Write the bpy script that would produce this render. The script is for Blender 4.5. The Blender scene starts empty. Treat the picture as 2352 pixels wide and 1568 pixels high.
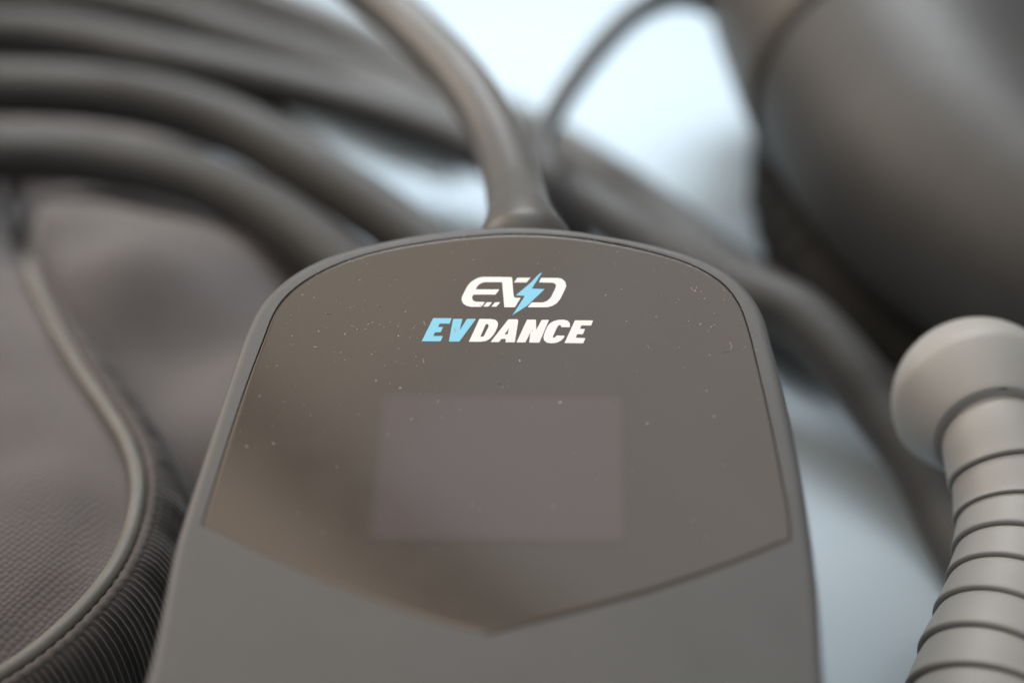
import bpy, bmesh, math, random
from mathutils import Vector, Matrix
from mathutils.geometry import tessellate_polygon
random.seed(7)
S = bpy.context.scene
COL = S.collection

# ------------------------------------------------------------------ camera
FPX, PITCH, CAMH = 3920.0, math.radians(35), 0.27
FOCUS = 0.330
cam_d = bpy.data.cameras.new('camera')
cam = bpy.data.objects.new('camera', cam_d); COL.objects.link(cam)
cam.location = (0, 0, CAMH)
cam.rotation_euler = (math.radians(90) - PITCH, 0, 0)
cam_d.sensor_width = 36; cam_d.lens = 60
cam_d.clip_start = 0.01; cam_d.clip_end = 200
cam_d.dof.use_dof = True; cam_d.dof.focus_distance = FOCUS
cam_d.dof.aperture_fstop = 4.0
cam_d.dof.aperture_blades = 0
S.camera = cam

# ------------------------------------------------------------------ world, lamps, exposure
W = bpy.data.worlds.new('World'); S.world = W; W.use_nodes = True
W.node_tree.nodes['Background'].inputs[0].default_value = (0.91, 0.90, 0.885, 1)
W.node_tree.nodes['Background'].inputs[1].default_value = 0.55

def area(name, loc, target, size, power, color, shape='DISK', size_y=None):
    d = bpy.data.lights.new(name, 'AREA'); d.shape = shape; d.size = size
    if size_y: d.size_y = size_y
    d.energy = power; d.color = color
    o = bpy.data.objects.new(name, d); COL.objects.link(o)
    o.location = loc
    o.rotation_euler = (Vector(target) - Vector(loc)).to_track_quat('-Z', 'Y').to_euler()
    return o
def added_overhead_lamp(name, x, y, sx, sy, power, color):  # added lamps, set apart so their gap reflects as a dark streak
    o = area(name, (x, y, 1.30), (x, y, 0), sx, power, color, 'RECTANGLE', sy)
    o.rotation_euler = (0, 0, math.radians(-41.3))
added_overhead_lamp('added_lamp_overhead', 0.352, 0.743, 0.64, 0.962, 4.1, (0.975, 0.985, 1.0))
added_overhead_lamp('added_lamp_overhead_warm', -0.2165, 1.043, 0.59, 0.66, 2.7, (1.0, 0.87, 0.75))
added_overhead_lamp('added_lamp_left', -0.5325, 0.298, 1.00, 0.72, 6.0, (1.0, 0.82, 0.66))
wl = area('added_back_lamp', (-0.005, 0.73, 0.45), (-0.006, 0.54, 0.0), 0.36, 1.55, (0.92, 0.965, 1.0), 'RECTANGLE', 0.27)  # added lamp low over the table, brightens the tabletop behind the box
wl.data.spread = math.radians(61)
area('warm_side_lamp', (-0.92, 0.76, 0.66), (0.05, 0.38, 0.05), 0.80, 13.0, (1.0, 0.83, 0.68), 'DISK')

S.view_settings.view_transform = 'Standard'
S.view_settings.look = 'None'
S.view_settings.exposure = -0.40
S.view_settings.gamma = 1.0

# ------------------------------------------------------------------ helpers
AX = Vector((1, 0, 0))
AF = Vector((0, math.cos(PITCH), -math.sin(PITCH)))
AU = Vector((0, math.sin(PITCH), math.cos(PITCH)))
CAM = Vector((0, 0, CAMH))
def ray(x, y): return AF + AX * ((x - 1176) / FPX) + AU * ((784 - y) / FPX)
def P(x, y, d): return CAM + ray(x, y) * d

def spline(pts, n=8, closed=False):
    """Catmull-Rom through points of any dimension."""
    pts = [tuple(p) for p in pts]; m = len(pts); out = []
    segs = m if closed else m - 1
    for i in range(segs):
        if closed: p0, p1, p2, p3 = pts[(i-1) % m], pts[i], pts[(i+1) % m], pts[(i+2) % m]
        else:
            p1, p2 = pts[i], pts[i+1]
            p0 = pts[i-1] if i > 0 else tuple(2*a-b for a, b in zip(p1, p2))
            p3 = pts[i+2] if i+2 < m else tuple(2*a-b for a, b in zip(p2, p1))
        # centripetal knots
        def dd(a, b): return max(1e-9, math.dist(a, b) ** 0.5)
        t0 = 0; t1 = t0 + dd(p0, p1); t2 = t1 + dd(p1, p2); t3 = t2 + dd(p2, p3)
        for k in range(n):
            t = t1 + (t2 - t1) * k / n
            def L(a, b, ta, tb): return tuple(((tb-t)*u + (t-ta)*v)/(tb-ta) for u, v in zip(a, b))
            A1, A2, A3 = L(p0, p1, t0, t1), L(p1, p2, t1, t2), L(p2, p3, t2, t3)
            B1, B2 = L(A1, A2, t0, t2), L(A2, A3, t1, t3)
            out.append(L(B1, B2, t1, t2))
    if not closed: out.append(pts[-1])
    return out

def link(name, verts, faces, mat, parent=None, smooth=True, angle=40):
    me = bpy.data.meshes.new(name)
    me.from_pydata([tuple(v) for v in verts], [], faces)
    bm = bmesh.new(); bm.from_mesh(me)
    bmesh.ops.recalc_face_normals(bm, faces=bm.faces)
    bm.to_mesh(me); bm.free()
    if smooth:
        me.polygons.foreach_set('use_smooth', [True] * len(me.polygons))
        me.set_sharp_from_angle(angle=math.radians(angle))
    me.materials.append(mat)
    o = bpy.data.objects.new(name, me); COL.objects.link(o)
    if parent: o.parent = parent
    return o

def tag(o, label=None, cat=None, group=None, kind=None):
    if label: o['label'] = label
    if cat: o['category'] = cat
    if group: o['group'] = group
    if kind: o['kind'] = kind
    return o
def thing(name, label, cat, loc=(0, 0, 0), group=None):
    o = bpy.data.objects.new(name, None); COL.objects.link(o)
    o.empty_display_size = 0.02
    return tag(o, label, cat, group)

def loft(path, radii, seg=28, cap=True, squash=None):
    """tube of varying radius along 3-D path -> verts, faces"""
    path = [Vector(p) for p in path]; V = []; Fc = []
    n = len(path)
    T = [(path[min(i+1, n-1)] - path[max(i-1, 0)]).normalized() for i in range(n)]
    ref = Vector((0, 0, 1))
    if abs(T[0].dot(ref)) > .95: ref = Vector((1, 0, 0))
    N = (ref - T[0] * ref.dot(T[0])).normalized()
    for i in range(n):
        N = (N - T[i] * N.dot(T[i])).normalized(); B = T[i].cross(N)
        r = radii[i] if isinstance(radii, (list, tuple)) else radii
        for k in range(seg):
            a = 2 * math.pi * k / seg
            q = squash if squash else 1
            V.append(path[i] + N * (math.sin(a) * r * q) + B * (math.cos(a) * r))
    for i in range(n - 1):
        for k in range(seg):
            k2 = (k + 1) % seg
            Fc.append((i*seg+k, i*seg+k2, (i+1)*seg+k2, (i+1)*seg+k))
    if cap:
        Fc.append(tuple(range(seg))); Fc.append(tuple((n-1)*seg + k for k in range(seg)))
    return V, Fc

def pxpath(pts, n=10):
    return [P(*q) for q in spline(pts, n)]

def sst(a, b, x):
    t = max(0, min(1, (x-a)/(b-a))); return t*t*(3-2*t)

# ------------------------------------------------------------------ materials
def mat(name, color, rough=0.5, spec=0.5, bump=0.0, bscale=400, var=0.08, vscale=60, coat=0.0, coat_rough=0.03,
        rvar=0.06, sheen=0.0, color2=None, detail=4):
    m = bpy.data.materials.new(name); m.use_nodes = True
    nt = m.node_tree; b = nt.nodes['Principled BSDF']; L = nt.links.new
    tc = nt.nodes.new('ShaderNodeTexCoord')
    nz = nt.nodes.new('ShaderNodeTexNoise'); nz.inputs['Scale'].default_value = vscale; nz.inputs['Detail'].default_value = detail
    L(tc.outputs['Object'], nz.inputs['Vector'])
    cr = nt.nodes.new('ShaderNodeValToRGB')
    c2 = color2 or color
    cr.color_ramp.elements[0].position = .3; cr.color_ramp.elements[1].position = .7
    cr.color_ramp.elements[0].color = (*[c * (1 - var) for c in color], 1)
    cr.color_ramp.elements[1].color = (*[min(1, c * (1 + var)) for c in c2], 1)
    L(nz.outputs['Fac'], cr.inputs['Fac']); L(cr.outputs['Color'], b.inputs['Base Color'])
    mr = nt.nodes.new('ShaderNodeMapRange'); mr.inputs['To Min'].default_value = max(0, rough - rvar); mr.inputs['To Max'].default_value = min(1, rough + rvar)
    nz2 = nt.nodes.new('ShaderNodeTexNoise'); nz2.inputs['Scale'].default_value = vscale * 4; nz2.inputs['Detail'].default_value = 3
    L(tc.outputs['Object'], nz2.inputs['Vector']); L(nz2.outputs['Fac'], mr.inputs['Value']); L(mr.outputs['Result'], b.inputs['Roughness'])
    b.inputs['Specular IOR Level'].default_value = spec
    if coat:
        b.inputs['Coat Weight'].default_value = coat; b.inputs['Coat Roughness'].default_value = coat_rough
    if sheen:
        b.inputs['Sheen Weight'].default_value = sheen; b.inputs['Sheen Roughness'].default_value = 0.5
    if bump:
        bn = nt.nodes.new('ShaderNodeTexNoise'); bn.inputs['Scale'].default_value = bscale; bn.inputs['Detail'].default_value = 3
        L(tc.outputs['Object'], bn.inputs['Vector'])
        bp = nt.nodes.new('ShaderNodeBump'); bp.inputs['Strength'].default_value = bump; bp.inputs['Distance'].default_value = 0.0004
        L(bn.outputs['Fac'], bp.inputs['Height']); L(bp.outputs['Normal'], b.inputs['Normal'])
    return m

def fabric_mat(name, color, scale=1 / 0.0013, strength=0.7):
    m = mat(name, color, rough=0.85, spec=0.25, var=0.18, vscale=35, sheen=0.25)
    nt = m.node_tree; b = nt.nodes['Principled BSDF']; L = nt.links.new
    tc = nt.nodes.new('ShaderNodeTexCoord')
    mp = nt.nodes.new('ShaderNodeMapping'); mp.inputs['Rotation'].default_value = (0, 0, 0.5)
    L(tc.outputs['Object'], mp.inputs['Vector'])
    vo = nt.nodes.new('ShaderNodeTexVoronoi'); vo.inputs['Scale'].default_value = scale; vo.inputs['Randomness'].default_value = 0.32
    vo.voronoi_dimensions = '2D'
    L(mp.outputs['Vector'], vo.inputs['Vector'])
    bp = nt.nodes.new('ShaderNodeBump'); bp.inputs['Strength'].default_value = strength; bp.inputs['Distance'].default_value = 0.0005
    bp.invert = True
    L(vo.outputs['Distance'], bp.inputs['Height']); L(bp.outputs['Normal'], b.inputs['Normal'])
    return m

M = {
    'table':  mat('pale_blue_grey_tabletop', (0.26, 0.32, 0.365), rough=0.45, spec=0.35, bump=0.03, bscale=900, var=0.02, vscale=8),
    'shell':  mat('charcoal_plastic', (0.088, 0.0915, 0.094), rough=0.5, spec=0.5, bump=0.22, bscale=3000, var=0.04, vscale=120),
    'panel':  mat('smoked_gloss_panel', (0.062, 0.051, 0.041), rough=0.12, spec=0.5, var=0.05, vscale=40, coat=0.0, rvar=0.03),
    'screen': mat('unlit_screen', (0.083, 0.067, 0.068), rough=0.12, spec=0.5, var=0.03, vscale=40, rvar=0.03),
    'groove': mat('black_gap', (0.006, 0.006, 0.006), rough=0.9, spec=0.1),
    'white':  mat('white_print', (0.86, 0.865, 0.865), rough=0.35, spec=0.4, var=0.02),
    'blue':   mat('light_blue_print', (0.22, 0.62, 0.85), rough=0.35, spec=0.4, var=0.02),
    'cable':  mat('black_rubber_cable', (0.025, 0.0255, 0.025), rough=0.6, spec=0.4, bump=0.1, bscale=1500, var=0.10, vscale=70, sheen=0.1),
    'lead':   mat('grey_rubber_lead', (0.062, 0.061, 0.058), rough=0.42, spec=0.5, bump=0.1, bscale=1500, var=0.08, vscale=70, sheen=0.1),
    'gloss':  mat('black_satin_plastic', (0.034, 0.034, 0.034), rough=0.54, spec=0.42, bump=0.05, bscale=900, var=0.08, vscale=50),
    'matte':  mat('black_plug_shade', (0.010, 0.010, 0.0095), rough=0.75, spec=0.15, bump=0.1, bscale=900, var=0.1, vscale=50),  # shade beneath the plug, put into the colour
    'latch':  mat('brown_grey_plastic', (0.052, 0.048, 0.042), rough=0.5, spec=0.4, var=0.06, vscale=50),
    'boot':   mat('pale_grey_rubber', (0.315, 0.315, 0.306), rough=0.50, spec=0.45, bump=0.10, bscale=1500, var=0.05, vscale=60),
    'fabric': fabric_mat('charcoal_weave', (0.077, 0.070, 0.071)),
    'flap':   fabric_mat('charcoal_lining', (0.073, 0.066, 0.066), scale=1 / 0.0008, strength=0.35),
    'piping': mat('grey_piping_cord', (0.115, 0.112, 0.102), rough=0.5, spec=0.45, bump=0.2, bscale=1200, var=0.1, vscale=120),
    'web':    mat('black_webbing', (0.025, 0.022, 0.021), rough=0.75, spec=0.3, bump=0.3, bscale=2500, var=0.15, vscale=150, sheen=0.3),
    'stitch': mat('mauve_grey_binding', (0.080, 0.072, 0.070), rough=0.8, spec=0.2, bump=0.4, bscale=2500, var=0.15, vscale=300),
    'tether': mat('dark_tether', (0.030, 0.031, 0.033), rough=0.5, spec=0.4),
    'dust':   mat('pale_dust', (0.50, 0.47, 0.43), rough=0.9, spec=0.2, var=0.3, vscale=2000),
}

# the display's printed border fades from the panel colour to the display colour
_nt = M['screen'].node_tree; _b = _nt.nodes['Principled BSDF']
_src = _b.inputs['Base Color'].links[0].from_socket
_at = _nt.nodes.new('ShaderNodeAttribute'); _at.attribute_name = 'border'
_mx = _nt.nodes.new('ShaderNodeMix'); _mx.data_type = 'RGBA'
_mx.inputs[6].default_value = (0.062, 0.051, 0.041, 1)
_nt.links.new(_at.outputs['Fac'], _mx.inputs[0]); _nt.links.new(_src, _mx.inputs[7]); _nt.links.new(_mx.outputs[2], _b.inputs['Base Color'])

# ------------------------------------------------------------------ setting: the tabletop
tv = [(-6, -4, 0), (6, -4, 0), (6, 9, 0), (-6, 9, 0)]
tv2 = [(x, y, -0.04) for x, y, z in tv]
link('tabletop', tv + tv2, [(0, 1, 2, 3), (7, 6, 5, 4), (0, 4, 5, 1), (1, 5, 6, 2), (2, 6, 7, 3), (3, 7, 4, 0)],
     M['table'], smooth=False)['kind'] = 'structure'

# ------------------------------------------------------------------ the charging control box
def camv(a, b, c): return AX * a + AU * b + AF * c
bu = camv(.039, .794, .606).normalized()
bv = camv(1, -.011, -.05); bv = (bv - bu * bv.dot(bu)).normalized()
bn = bv.cross(bu)
Q = P(1176, 700, .332)
def loc(x, y):
    r = ray(x, y); t = (Q - CAM).dot(bn) / r.dot(bn); p = CAM + r * t - Q
    return (p.dot(bv), p.dot(bu))
def B(a, b, h=0.0): return Q + bv * a + bu * b + bn * h

box = thing('ev_charger_box', 'charcoal control box with a blank screen under a white and blue logo', 'charger')

left_px = [(330, 1568), (400, 1250), (428, 1160), (470, 1030), (520, 880), (567, 750), (600, 690), (650, 640), (720, 597), (800, 568), (900, 544),
           (1000, 528), (1100, 518), (1190, 515), (1290, 520), (1400, 536), (1500, 556), (1600, 585), (1680, 625), (1728, 672), (1755, 718),
           (1776, 790), (1802, 890), (1831, 1020), (1856, 1160), (1881, 1350), (1897, 1568)]
op = [loc(x, y) for x, y in left_px]
op = [(-.0640, -.112), (-.0618, -.098)] + op + [(.0566, -.098), (.0568, -.112)]
out = spline(op, 7)
def arc(cx, cy, r, a0, a1, n=10): return [(cx + r*math.cos(math.radians(a0+(a1-a0)*i/n)), cy + r*math.sin(math.radians(a0+(a1-a0)*i/n))) for i in range(n+1)]
out = out + arc(.0418, -.125, .015, 0, -90) + arc(-.0490, -.125, .015, -90, -180)
out = out[::-1] if False else out
def area2(p): return sum(p[i][0]*p[(i+1) % len(p)][1] - p[(i+1) % len(p)][0]*p[i][1] for i in range(len(p))) / 2
if area2(out) < 0: out.reverse()
def inset(p, dist):
    n = len(p); res = []
    for i in range(n):
        a, b, c = Vector(p[i-1]), Vector(p[i]), Vector(p[(i+1) % n])
        e1 = (b-a).normalized(); e2 = (c-b).normalized()
        n1 = Vector((-e1.y, e1.x)); n2 = Vector((-e2.y, e2.x)); nn = (n1+n2)
        nn = nn / max(.35, nn.length) if nn.length > 1e-6 else n1
        s = 1 / max(.5, nn.dot(n1))
        q = b + nn * (dist[i] if isinstance(dist, list) else dist) * s
        res.append((q.x, q.y))
    return res
pl = spline([loc(x, y) for x, y in [(463, 1205), (500, 1085), (530, 990), (570, 872), (603, 785), (633, 712), (665, 672), (720, 632), (800, 596), (900, 569),
      (1000, 552), (1100, 541), (1190, 537), (1300, 543), (1400, 557), (1500, 579), (1590, 608), (1660, 650), (1696, 695), (1715, 742), (1740, 838),
      (1770, 968), (1795, 1090), (1813, 1190), (1816, 1240)]], 6)
pr = spline([loc(x, y) for x, y in [(1816, 1240), (1690, 1292), (1500, 1358), (1300, 1413), (1120, 1458)]], 5)
pb = spline([loc(x, y) for x, y in [(1120, 1458), (1000, 1428), (850, 1377), (680, 1308), (550, 1248), (463, 1205)]], 5)
pan = pl + pr[1:] + pb[1:-1]
vw = [0] * len(pl) + [1] * (len(pan) - len(pl))
if area2(pan) < 0: pan.reverse(); vw.reverse()

def rings_mesh(name, loops, matl, parent, cap_first=None, cap_last=None, angle=35, hole=None, hole_h=0):
    """loops: list of (pts2d, height) of equal length, stitched; optional caps (tessellated)"""
    V = []; Fc = []; n = len(loops[0][0])
    for pts, h in loops:
        V += [B(a, b, h) for a, b in pts]
    for i in range(len(loops)-1):
        for k in range(n):
            k2 = (k+1) % n
            Fc.append((i*n+k, i*n+k2, (i+1)*n+k2, (i+1)*n+k))
    def cap(i):
        pts = loops[i][0]
        for t in tessellate_polygon([[Vector((a, b, 0)) for a, b in pts]]):
            Fc.append(tuple(i*n + j for j in t))
    if cap_first: cap(0)
    if cap_last: cap(len(loops)-1)
    return V, Fc

# shell: floor of the recess -> groove wall -> face ring -> rounded edge -> side -> back
GAP = 0.00011
def side_open(i):
    a, b = Vector(pan[i-1]), Vector(pan[(i+1) % len(pan)]); t = (b-a).normalized()
    return sst(.35, .95, abs(t.y))
gw = [.00003 if w else .00003 + (GAP - .00003)*side_open(i) for i, w in enumerate(vw)]
hole = inset(pan, [-g for g in gw])
lipped = inset(pan, [-(g + (.00003 if w else .00006)) for g, w in zip(gw, vw)])
lip2 = inset(pan, -0.00042)
prof = [(0.0023, 0.0), (0.0019, 0.0), (0.0012, -0.00010), (0.0007, -0.00035), (0.0003, -0.0008), (0.00008, -0.0014), (0, -0.0022), (-0.0006, -0.012), (-0.0010, -0.0205)]
V = []; Fc = []
n0 = len(hole)
def addring(pts, h):
    s = len(V); V.extend(B(a, b, h) for a, b in pts); return s
s_floor = addring(hole, -0.0009); s_top = addring(hole, -0.00008); s_lip0 = addring(lipped, 0.0); s_lip = addring(lip2, 0.0)
for a, b in ((s_floor, s_top), (s_top, s_lip0), (s_lip0, s_lip)):
    for k in range(n0):
        k2 = (k+1) % n0; Fc.append((a+k, a+k2, b+k2, b+k))
for t in tessellate_polygon([[Vector((a, b, 0)) for a, b in hole]]): Fc.append(tuple(s_floor + j for j in t))
rings = [addring(inset(out, d), h) for d, h in prof]
m0 = len(out)
face_out = inset(out, prof[0][0])
for t in tessellate_polygon([[Vector((a, b, 0)) for a, b in face_out], [Vector((a, b, 0)) for a, b in lip2]]):
    Fc.append(tuple((rings[0] + j) if j < m0 else (s_lip + j - m0) for j in t))
for i in range(len(rings)-1):
    for k in range(m0):
        k2 = (k+1) % m0; Fc.append((rings[i]+k, rings[i]+k2, rings[i+1]+k2, rings[i+1]+k))
# close the upper shell at the seam
for t in tessellate_polygon([[Vector((a, b, 0)) for a, b in inset(out, prof[-1][0])]]): Fc.append(tuple(rings[-1] + j for j in t))
link('upper_shell', V, Fc, M['shell'], box, angle=30)
lo = [(0.0004, -0.0207), (0.0004, -0.0215), (-0.0010, -0.0217), (-0.0006, -0.030), (0.001, -0.038), (0.003, -0.0415), (0.006, -0.043)]
v, f = rings_mesh('x', [(inset(out, d), h) for d, h in lo], None, None, cap_first=True, cap_last=True)
link('lower_shell', v, f, M['shell'], box, angle=30)
# glossy front panel with a small bevel
bev = [.0006 if w else .00016 for w in vw]
pr_ = [(0.0, -0.0008), (0.0, -0.00030), (bev, -0.00021), ([q + .00018 for q in bev], -0.00016), ([q + .0006 for q in bev], -0.00016)]
v, f = rings_mesh('x', [(inset(pan, d), h) for d, h in pr_], None, None, cap_first=True, cap_last=True)
front = link('front_panel', v, f, M['panel'], box, angle=25)

# unlit screen under the panel
def rrect(c, r, n=6):
    c = [Vector(q) for q in c]; res = []
    for i in range(4):
        a, b, d = c[i-1], c[i], c[(i+1) % 4]
        p1 = b + (a-b).normalized()*r; p2 = b + (d-b).normalized()*r
        for k in range(n+1):
            t = k/n; q = p1*(1-t)**2 + b*2*t*(1-t) + p2*t*t; res.append((q.x, q.y))
    return res
sc = rrect([loc(845, 1237), loc(1432, 1241), loc(1430, 908), loc(880, 904)], 0.0018)
steps = [-.0007, -.00069, -.0003, .0001, .0005, .0010, .0016]
v, f = rings_mesh('x', [(inset(sc, d), -0.00012 if k else -0.00016) for k, d in enumerate(steps)], None, None, cap_last=True)
so = link('screen', v, f, M['screen'], front, angle=60)
at = so.data.attributes.new('border', 'FLOAT', 'POINT')
nsc = len(sc)
for k in range(len(steps)):
    for q in range(nsc): at.data[k*nsc + q].value = max(0, k-1) / (len(steps)-2)
# printed logo: traced in its own crop, laid on the panel as thin print
def logo_pt(x, y): return loc((1020 + x/4.704) * .91875, (640 + y/4.704) * .91875)
def print_poly(name, outer, holes, m, hgt=0.00002, smooth_n=0):
    def dense(p): return spline([logo_pt(*q) for q in p], smooth_n, True) if smooth_n else [logo_pt(*q) for q in p]
    polys = [dense(outer)] + [dense(h) for h in holes]
    V = []; Fc = []; base = -0.00014
    flat = [q for p in polys for q in p]
    V += [B(a, b, base) for a, b in flat] + [B(a, b, base + hgt) for a, b in flat]
    N = len(flat)
    for t in tessellate_polygon([[Vector((a, b, 0)) for a, b in p] for p in polys]):
        Fc.append(tuple(N + j for j in t))
    s = 0
    for p in polys:
        for k in range(len(p)):
            k2 = (k+1) % len(p); Fc.append((s+k, s+k2, N+s+k2, N+s+k))
        s += len(p)
    return link(name, V, Fc, m, front, smooth=False)
def corner_round(p, r=9, skip=()):
    """round polygon corners slightly, in crop pixels"""
    n = len(p); res = []
    for i in range(n):
        a, b, c = Vector(p[i-1]), Vector(p[i]), Vector(p[(i+1) % n])
        l1, l2 = (a-b).length, (c-b).length
        rr = min(r, l1*.4, l2*.4)
        p1 = b + (a-b).normalized()*rr; p2 = b + (c-b).normalized()*rr
        for t in (0, .33, .67, 1):
            q = p1*(1-t)**2 + b*2*t*(1-t) + p2*t*t; res.append((q.x, q.y))
    return res
LET = [
 ('blue', [(295,725),(513,725),(490,790),(372,790),(352,828),(412,828),(385,890),(318,890),(296,935),(410,935),(383,997),(160,997)], []),
 ('blue', [(530,733),(640,733),(607,870),(693,733),(800,733),(603,1000),(480,1000)], []),
 ('white', [(840,733),(975,735),(1030,745),(1058,775),(1055,820),(1035,870),(1005,920),(965,965),(920,992),(860,1002),(715,1002)],
    [[(915,795),(940,795),(948,812),(945,830),(895,930),(880,942),(850,942)]]),
 ('white', [(1180,738),(1290,738),(1296,760),(1256,1008),(1145,1008),(1152,968),(1100,968),(1070,1006),(970,1006)], [[(1187,843),(1172,915),(1135,915)]]),
 ('white', [(1400,742),(1505,742),(1508,862),(1572,745),(1658,745),(1545,1012),(1425,1012),(1440,890),(1380,1010),(1275,1010)], []),
 ('white', [(1905,832),(1800,830),(1797,808),(1785,803),(1765,815),(1745,850),(1715,915),(1703,940),(1708,955),(1722,955),(1750,928),(1845,932),(1825,965),
            (1790,995),(1740,1015),(1680,1020),(1630,1012),(1600,985),(1592,950),(1605,900),(1640,820),(1670,785),(1710,760),(1770,745),(1830,743),(1880,755),(1903,785)], []),
 ('white', [(1963,750),(2177,752),(2153,812),(2040,810),(2022,850),(2083,852),(2055,915),(1990,912),(1972,955),(2087,960),(2060,1020),(1840,1017)], []),
]
for c, o_, hs in LET:
    print_poly('letter', corner_round(o_, 8), [corner_round(h, 5) for h in hs], M[c])
EMB = [
 [(885,240),(1215,243),(1225,255),(1240,450),(1250,478),(1265,485),(1325,485),(1258,597),(1132,597),(1107,302),(895,302),(850,318),(815,350),(795,387),(1075,387),
  (1030,448),(770,448),(752,480),(758,505),(775,525),(800,532),(905,535),(865,592),(740,592),(690,580),(650,555),(630,515),(632,480),(650,440),(700,345),(740,300),(800,262),(845,246)],
 [(925,538),(990,538),(945,590),(885,590)], [(1025,538),(1085,538),(1040,590),(978,590)],
 [(1285,250),(1440,250),(1395,305),(1245,305)],
 [(1565,252),(1760,252),(1810,262),(1850,300),(1860,345),(1845,390),(1790,500),(1750,550),(1700,580),(1640,597),(1405,597),(1455,540),(1590,540),(1640,520),(1680,480),
  (1730,380),(1742,345),(1730,318),(1700,308),(1540,305)]]
for e in EMB: print_poly('emblem_stroke', corner_round(e, 7), [], M['white'])
print_poly('lightning_bolt', [(1578,186),(1455,378),(1607,384),(1400,580),(1228,690),(1375,463),(1265,458),(1440,312),(1535,212)], [], M['blue'])

# dust specks and fibres lying on the panel and the rim
def inside(p, poly):
    c = False; j = len(poly)-1
    for i in range(len(poly)):
        if (poly[i][1] > p[1]) != (poly[j][1] > p[1]) and p[0] < (poly[j][0]-poly[i][0])*(p[1]-poly[i][1])/(poly[j][1]-poly[i][1])+poly[i][0]: c = not c
        j = i
    return c
V = []; Fc = []
def speck(a, b, r, h=-0.00012):
    s = len(V); k = random.randint(4, 6); st = random.uniform(1, 1.8); an = random.random()*3.14
    for i in range(k):
        t = 6.283*i/k; x = math.cos(t)*r*st*random.uniform(.7, 1.2); y = math.sin(t)*r*random.uniform(.7, 1.2)
        V.append(B(a + x*math.cos(an)-y*math.sin(an), b + x*math.sin(an)+y*math.cos(an), h))
    V.append(B(a, b, h + r*.9))
    for i in range(k): Fc.append((s+i, s+(i+1) % k, s+k))
def fibre(pts, r, h=-0.0001):
    pts = spline(pts, 5); s = len(V); n = len(pts)
    for i, (a, b) in enumerate(pts):
        t = Vector(pts[min(i+1, n-1)]) - Vector(pts[max(i-1, 0)]); t.normalize()
        for sx, hh in ((-1, 0), (0, 1.4), (1, 0)): V.append(B(a - t.y*r*sx, b + t.x*r*sx, h + r*hh))
    for i in range(n-1):
        for k in (0, 1): Fc.append((s+i*3+k, s+i*3+k+1, s+i*3+4+k, s+i*3+3+k))
cnt = 0
while cnt < 300:
    if random.random() < .62: x, y = random.gauss(900, 190), random.gauss(740, 95)
    elif random.random() < .4: x, y = random.gauss(1600, 90), random.gauss(690, 60)
    else: x, y = random.uniform(480, 1800), random.uniform(560, 1250)
    q = loc(x, y)
    if not inside(q, pan): continue
    if 960 < x < 1370 and 620 < y < 800 and random.random() < .75: continue
    speck(*q, random.choice([.00005, .00006, .00007, .00008, .0001, .00015]) * random.uniform(.7, 1.15)); cnt += 1
for x, y, r in [(864, 873, .00017), (652, 922, .00018), (945, 962, .00022), (1194, 827, .00016), (1634, 750, .00016), (1287, 923, .0002), (1570, 845, .00013), (566, 1024, .0002),
                (628, 1017, .0002), (1640, 955, .0002), (1487, 972, .0002), (820, 755, .00014), (684, 805, .00012), (1623, 897, .00016), (895, 880, .00014)]:
    speck(*loc(x, y), r)
fibre([loc(x, y) for x, y in [(1587, 658), (1592, 667), (1598, 664), (1601, 657)]], .00005)
fibre([loc(x, y) for x, y in [(1676, 785), (1681, 795), (1676, 804), (1660, 808)]], .00005)
fibre([loc(x, y) for x, y in [(1500, 806), (1492, 800), (1487, 790)]], .00003)
for x, y, a, l in [(812, 750, .6, 12), (755, 718, .1, 12), (968, 767, 1.8, 3), (1045, 757, 1.5, 9), (1146, 878, .2, 10), (973, 828, 1.4, 11), (975, 742, 1.2, 10), (870, 700, .4, 8), (1105, 700, .5, 8)]:
    fibre([loc(x - math.cos(a)*l*.5, y - math.sin(a)*l*.5), loc(x, y+1), loc(x + math.cos(a)*l*.5, y + math.sin(a)*l*.5)], .00005)
m_prev = len(V)
for i in range(26):   # a few caught on the left rim and the gap
    q = hole[random.randrange(len(hole))]
    if q[1] > -.045: speck(q[0] + random.uniform(-.0003, .0003), q[1], random.uniform(.00006, .00012), 0.0)
link('dust', V, Fc, M['dust'], box, smooth=False)['kind'] = 'stuff'

# cable gland and the lead that leaves the box
lead = pxpath([(1222, 690, .3515), (1208, 600, .354), (1197, 520, .3585), (1187, 460, .372), (1166, 380, .386), (1120, 275, .402), (1050, 172, .417), (950, 68, .433), (825, -35, .447), (690, -120, .458), (480, -200, .47), (200, -230, .48)], 12)
v, f = loft(lead, .0064, 32)
link('lead_cable', v, f, M['lead'], box)
gp = lead[0:40]
gr = []
for i in range(len(gp)):
    t = i / (len(gp)-1)
    gr.append(.0065 + .0034 * math.exp(-max(0, t-.50)*8))
gr[-1] = .0063
v, f = loft(gp, gr, 32)
link('cable_gland', v, f, M['lead'], box)

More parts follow.
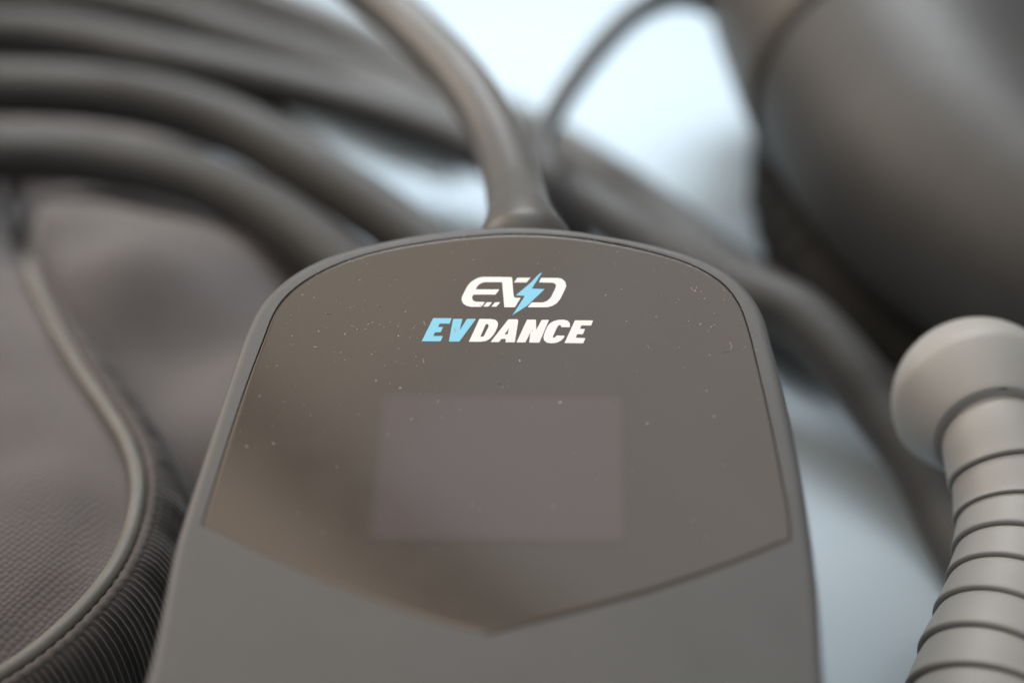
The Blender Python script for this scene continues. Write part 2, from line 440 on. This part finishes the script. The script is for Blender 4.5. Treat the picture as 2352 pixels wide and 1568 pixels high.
# ------------------------------------------------------------------ the coil of cable behind
coil = thing('cable_coil', 'loose coil of thick black cable looping behind the control box', 'cable coil')
LOOPS = [
 ([(-420, 420, .47), (-150, 352, .475), (0, 352, .475), (200, 362, .475), (400, 398, .47), (580, 466, .462), (720, 555, .452), (850, 660, .440), (980, 780, .434), (1150, 850, .437), (1330, 825, .445), (1440, 745, .458), (1500, 660, .475)], .0078),
 ([(-420, 300, .50), (-150, 205, .50), (0, 204, .50), (200, 214, .498), (400, 248, .494), (560, 306, .488), (720, 395, .478), (870, 492, .468), (1000, 590, .460), (1150, 690, .456), (1300, 745, .456), (1420, 690, .470), (1490, 620, .484), (1530, 570, .492)], .0084),
 ([(-300, 120, .545), (0, 72, .55), (200, 92, .545), (400, 138, .535), (600, 184, .53), (800, 236, .525), (1000, 302, .518), (1150, 366, .51), (1300, 440, .495), (1450, 530, .48), (1600, 610, .455), (1735, 676, .438),
   (1838, 728, .430), (1958, 852, .420), (2023, 942, .415), (2105, 1052, .407), (2180, 1200, .398), (2280, 1380, .380), (2400, 1640, .352)], .0074),
 ([(-100, -150, .62), (250, -105, .61), (450, -40, .60), (600, 12, .59), (800, 95, .58), (950, 180, .57), (1080, 252, .56), (1250, 335, .54), (1400, 426, .52), (1548, 532, .50), (1692, 645, .48), (1842, 750, .457), (1980, 820, .45), (2150, 960, .428), (2400, 1180, .392)], .0088),
 ([(-300, -20, .60), (0, -22, .61), (200, -10, .60), (400, 30, .59), (560, 85, .58), (720, 140, .572), (900, 215, .56), (1050, 300, .545)], .0070),
 ([(-300, 190, .565), (0, 135, .57), (200, 140, .567), (380, 170, .56), (520, 225, .545), (640, 300, .53), (760, 395, .505), (900, 500, .485)], .0058),
 ([(-300, 10, .625), (0, 12, .63), (250, 22, .62), (450, 70, .605), (640, 150, .585), (820, 215, .565), (960, 270, .552)], .0080),
 ([(-300, -95, .64), (0, -90, .645), (250, -70, .64), (450, -10, .625), (640, 50, .61), (800, 130, .595), (950, 225, .575)], .0085),
]
for pts, r in LOOPS:
    v, f = loft(pxpath(pts, 12), r, 28)
    link('cable_loop', v, f, M['cable'], coil)

# ------------------------------------------------------------------ storage bag on the left
bag = thing('storage_bag', 'dark grey woven storage bag with piped edge and ribbed webbing, left of the box', 'bag')
pp = spline([(20, 300, .51), (40, 450, .475), (66, 600, .449), (112, 720, .427), (185, 850, .402), (250, 945, .386), (296, 1025, .373), (317, 1110, .360), (305, 1205, .350), (262, 1305, .338),
             (180, 1407, .328), (85, 1492, .321), (0, 1550, .316), (-130, 1625, .309), (-300, 1700, .302)], 10)
pipe = [P(*q) for q in pp]
def sst(a, b, x):
    t = max(0, min(1, (x-a)/(b-a))); return t*t*(3-2*t)
for p in pipe: p.z -= .014 * sst(.37, .41, p.y)
def pipe_x(y):
    best = min(pipe, key=lambda p: abs(p.y - y)); return best.x
i_f = next(i for i, p in enumerate(pipe) if p.y < .392)
v, f = loft(pipe[i_f-3:], [.0011, .0014, .0016] + [.0017]*(len(pipe)-i_f), 20)
link('piping', v, f, M['piping'], bag)
# beyond the fold the edge goes on sunken, its shade put into the dark colour
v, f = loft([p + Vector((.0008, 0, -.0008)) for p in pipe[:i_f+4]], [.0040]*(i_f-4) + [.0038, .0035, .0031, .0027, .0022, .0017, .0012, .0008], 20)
link('shaded_edge_band', v, f, M['web'], bag)
# front panel: from the piping inward to the left, softly bulged
ncol = 40; V = []; Fc = []
for i, p in enumerate(pipe):
    yy = p.y
    for k in range(ncol):
        t = k / (ncol-1)
        far = sst(.375, .41, p.y); x = p.x - .0014 - .0014*far - t * .20
        bul = .010 * math.sin(min(1, t*2.2) * math.pi/2) + .0022*math.sin(x*70 + yy*45) * min(1, t*5) + .0014*math.sin(x*130 - yy*110) * min(1, t*5)
        dip = -.0022 * math.exp(-((t-.02)/.02)**2)
        V.append(Vector((x, yy, p.z - .0008 + bul*.8 + dip + .023*far*sst(0, .02, t))))
n = len(pipe)
for i in range(n-1):
    for k in range(ncol-1):
        Fc.append((i*ncol+k, i*ncol+k+1, (i+1)*ncol+k+1, (i+1)*ncol+k))
link('woven_panel', V, Fc, M['fabric'], bag, angle=80)
# binding tape beside the piping, then ribbed webbing falling to the table
V = []; Fc = []; Vb = []; Fb = []
def frame2(i):
    t = pipe[min(i+1, n-1)] - pipe[max(i-1, 0)]; t.z = 0; t.normalize()
    return Vector((-t.y, t.x, 0)) if Vector((-t.y, t.x, 0)).x > 0 or True else None
L_acc = 0; rows = []
fine = []
for i in range(n-1):
    for s in range(10):
        fine.append((i, s/10))
prevp = None
for i, s in fine:
    p = pipe[i].lerp(pipe[i+1], s)
    t = (pipe[min(i+2, n-1)].lerp(pipe[min(i+2, n-1)], 0) - pipe[max(i-1, 0)]); t.z = 0; t.normalize()
    o = Vector((-t.y, t.x, 0))
    if o.dot(Vector((1, 0, 0))) < 0 and o.y < 0: o = -o
    if prevp is not None: L_acc += (p - prevp).length
    prevp = p; rows.append((p, o, L_acc))
# make the outward side consistent (to the right of travel towards the viewer)
o_ref = Vector((1, 0.0, 0))
fixed = []
for p, o, l in rows:
    if o.dot(o_ref) < 0: o = -o
    o_ref = o; fixed.append((p, o, l))
rows = [r_ for r_ in fixed if r_[0].y < .402]
prof_w = [(.0040, .0004), (.0052, .0000), (.0070, -.0016), (.0086, -.0042), (.0098, -.0076), (.0106, -.0115), (.0110, -.0160), (.0108, -.0210), (.0100, -.0260)]
prof_b = [(.0012, -.0012), (.0018, .0002), (.0026, .0010), (.0034, .0012), (.0041, .0008), (.0046, -.0002), (.0044, -.0012)]
for p, o, l in rows:
    near = max(0.0, min(1.0, (0.40 - p.y) / .05))
    w = (.35 + .65 * near)
    rib = .00025 * (.75 + .2*math.sin(l*410) + .15*math.sin(l*977+1)) * max(-.6, math.sin(2*math.pi*(l) / .0013))
    for j, (a, h) in enumerate(prof_w):
        q = p + o * (a * w + (rib * w if j else 0)) + Vector((0, 0, max(-p.z + .0015, h * (.4 + .6*near)) + rib*.5))
        V.append(q)
    wob = .00015 * math.sin(l * 2600)
    for a, h in prof_b:
        Vb.append(p + o * (a * (.6 + .4*w) + wob) + Vector((0, 0, h)))
R = len(rows); m = len(prof_w); mb = len(prof_b)
for i in range(R-1):
    for k in range(m-1): Fc.append((i*m+k, i*m+k+1, (i+1)*m+k+1, (i+1)*m+k))
    for k in range(mb-1): Fb.append((i*mb+k, i*mb+k+1, (i+1)*mb+k+1, (i+1)*mb+k))
link('ribbed_webbing', V, Fc, M['web'], bag, angle=80)
link('binding_tape', Vb, Fb, M['stitch'], bag, angle=60)
# the second half of the bag lying behind, under the coil
V = []; Fc = []; NX, NY = 150, 60
def right_edge(y): # world x of the bag's right margin
    if y < .40: return -.030
    if y < .45: return -.030 - (y-.40)*.9
    return -.075 - (y - .45) * .6
for j in range(NY):
    y = .285 + (.56 - .285) * j/(NY-1)
    xr = right_edge(y); xl = -.40
    for i in range(NX):
        t = i/(NX-1); x = xl + (xr - xl)*t
        e = min(1, (1-t)*9); ez = 1 - (1-e)**2
        ey = min(1, j/7); ey = 1-(1-ey)**2
        z = .003 + (.019 + .0035*math.sin(x*42+y*28+.6) + .0018*math.sin(x*90-y*76)) * ez * (0.35+.65*ey)
        dx = x - pipe_x(y)
        z += .016 * sst(.0015, .006, dx) * (1 - sst(.02, .075, dx)) * (.2+.8*sst(.34, .37, y)) * (1 - sst(.385, .425, y))
        if dx < .002: z -= .008 * sst(0, .006, .002-dx)
        V.append((x, y, max(.0015, z)))
for j in range(NY-1):
    for i in range(NX-1): Fc.append((j*NX+i, j*NX+i+1, (j+1)*NX+i+1, (j+1)*NX+i))
s = len(V)
V += [(x, y, .0008) for x, y, z in V]
for i in range(NX-1): Fc += [(i, i+1, s+i+1, s+i), ((NY-1)*NX+i, (NY-1)*NX+i+1, s+(NY-1)*NX+i+1, s+(NY-1)*NX+i)]
for j in range(NY-1): Fc += [(j*NX, (j+1)*NX, s+(j+1)*NX, s+j*NX), (j*NX+NX-1, (j+1)*NX+NX-1, s+(j+1)*NX+NX-1, s+j*NX+NX-1)]
link('fabric_flap', V, Fc, M['flap'], bag, angle=80)

# ------------------------------------------------------------------ charging plug, upper right
plug = thing('charging_plug', 'big dark grey charging plug with a collar and thin tether, at the upper right', 'plug')
bp = spline([(1905, -260, .545), (1955, -110, .522), (2020, 60, .497), (2098, 230, .472), (2205, 400, .444), (2365, 545, .422), (2560, 665, .405), (2800, 770, .392)], 14)
path = [P(*q) for q in bp]
rd = spline([(0, .047), (14, .0465), (28, .0455), (42, .0435), (56, .0400), (70, .0362), (84, .034), (98, .033)], 14)
rad = [q[1] for q in rd]
for k, q in enumerate((.985, .95, .88, .76, .55, .25)): rad[len(rad)-6+k] *= q
for k, q in enumerate((.25, .55, .76, .88, .95, .985)): rad[k] *= q
k_c = 39                                            # where the collar ends
v, f = loft(path[k_c-2:], [rad[k_c]*.90, rad[k_c]*.935] + [r*(.955 if k else .945) for k, r in enumerate(rad[k_c:])], 72)
link('handle_body', v, f, M['gloss'], plug)
v, f = loft(path[:k_c+1], rad[:k_c-1] + [rad[k_c]*1.0, rad[k_c]*.955], 72)
link('collar', v, f, M['latch'], plug, angle=50)
npth = pxpath([(1850, 250, .535), (1838, 400, .512), (1866, 520, .488), (1915, 635, .470), (1992, 738, .454), (2100, 835, .442), (2260, 930, .428), (2450, 1010, .418)], 8)
nr = [.0146]*len(npth)
for k in range(len(nr)): nr[k] = .0150 - .0035*sst(.35, .8, k/(len(nr)-1))
v, f = loft(npth, nr, 32)
link('shade_tube', v, f, M['matte'], plug)  # ribbed black tube added to stand for the shade beside and under the plug
for t in (10, 14, 18, 22):
    seg = npth[t:t+3]; r0 = nr[t]
    v, f = loft(seg, [r0*1.02, r0*1.07, r0*1.02], 32); link('shade_tube_rib', v, f, M['matte'], plug)
# tether loop
v, f = loft(pxpath([(1400, 720, .474), (1350, 610, .474), (1300, 500, .468), (1255, 400, .47), (1240, 345, .478), (1268, 270, .486), (1310, 200, .494), (1380, 108, .503), (1455, 35, .510), (1525, -2, .515), (1595, -8, .52), (1655, 22, .525), (1700, 90, .53)], 10), .0034, 18, squash=1.4)
link('tether_strap', v, f, M['tether'], plug)

# ------------------------------------------------------------------ ribbed cable sleeve, right
sleeve = thing('cable_sleeve', 'pale grey ribbed cable sleeve with a smooth domed end, beside the box at right', 'cable sleeve')
ax = spline([(2170, 815, .371), (2225, 905, .362), (2275, 985, .3535), (2311, 1095, .3475), (2330, 1195, .3425), (2331, 1280, .337), (2322, 1360, .332), (2301, 1447, .3265), (2279, 1533, .321), (2262, 1621, .316), (2255, 1710, .311), (2258, 1800, .306)], 24)
axis = [P(*q) for q in ax]
idx = [24*k for k in range(2, 12)]
Rr = [.0112, .0114, .0117, .0120, .0124, .0130, .0138, .0145, .0150, .0153]
def rad_at(i):
    k = (i/24) - 2
    k0 = max(0, min(8, int(k))); return Rr[k0] + (Rr[k0+1]-Rr[k0])*(k-k0)
core_i = list(range(40, 24*11+1, 2))
v, f = loft([axis[i] for i in core_i], [rad_at(i)*.925 for i in core_i], 40); link('sleeve_core', v, f, M['boot'], sleeve)
for k in range(9):
    i0 = 24*(k+2); i1 = i0 + 24
    pts = []; rs = []
    for s, g in [(0.03, .91), (.035, .955), (.09, .965), (.30, .985), (.5, 1.0), (.7, 1.012), (.84, 1.022), (.92, 1.03), (.965, 1.028), (.99, 1.01), (1.0, .975), (1.003, .92)]:
        q = i0 + s*24; a = int(q); fr = q - a
        a2 = min(a+1, len(axis)-1)
        pts.append(axis[min(a, len(axis)-1)].lerp(axis[a2], fr)); rs.append(rad_at(q) * g)
    v, f = loft(pts, rs, 56, cap=False); link('ring', v, f, M['boot'], sleeve, angle=60)
# dome: smooth rounded end, slightly larger than the first ring
c0 = P(2248, 924, .361); dirv = (axis[48] - c0).normalized(); RD = .0181
pts = []; rs = []
for k in range(13):
    a = math.pi/2 * k / 12; pts.append(c0 - dirv * (RD * math.cos(a))); rs.append(max(.0003, RD * math.sin(a)))
for k in range(1, 11):
    t = k / 10; pts.append(c0 + dirv * (.0108 * t)); rs.append(RD - (RD - .0124) * (t ** 1.15))
dz = .0108
for d, r in ((dz + .00022, .0122), (dz + .00028, .0116), (dz - .0002, .0109), (dz - .001, .0100)):
    pts.append(c0 + dirv*d); rs.append(r)
v, f = loft(pts, rs, 56); link('domed_end', v, f, M['boot'], sleeve, angle=60)
v, f = loft([axis[-1] + (axis[-1]-axis[-20]).normalized()*-.01, axis[-1], P(2270, 1950, .305), P(2320, 2150, .30), P(2400, 2400, .295)], .0090, 28)
link('cable_tail', v, f, M['boot'], sleeve)
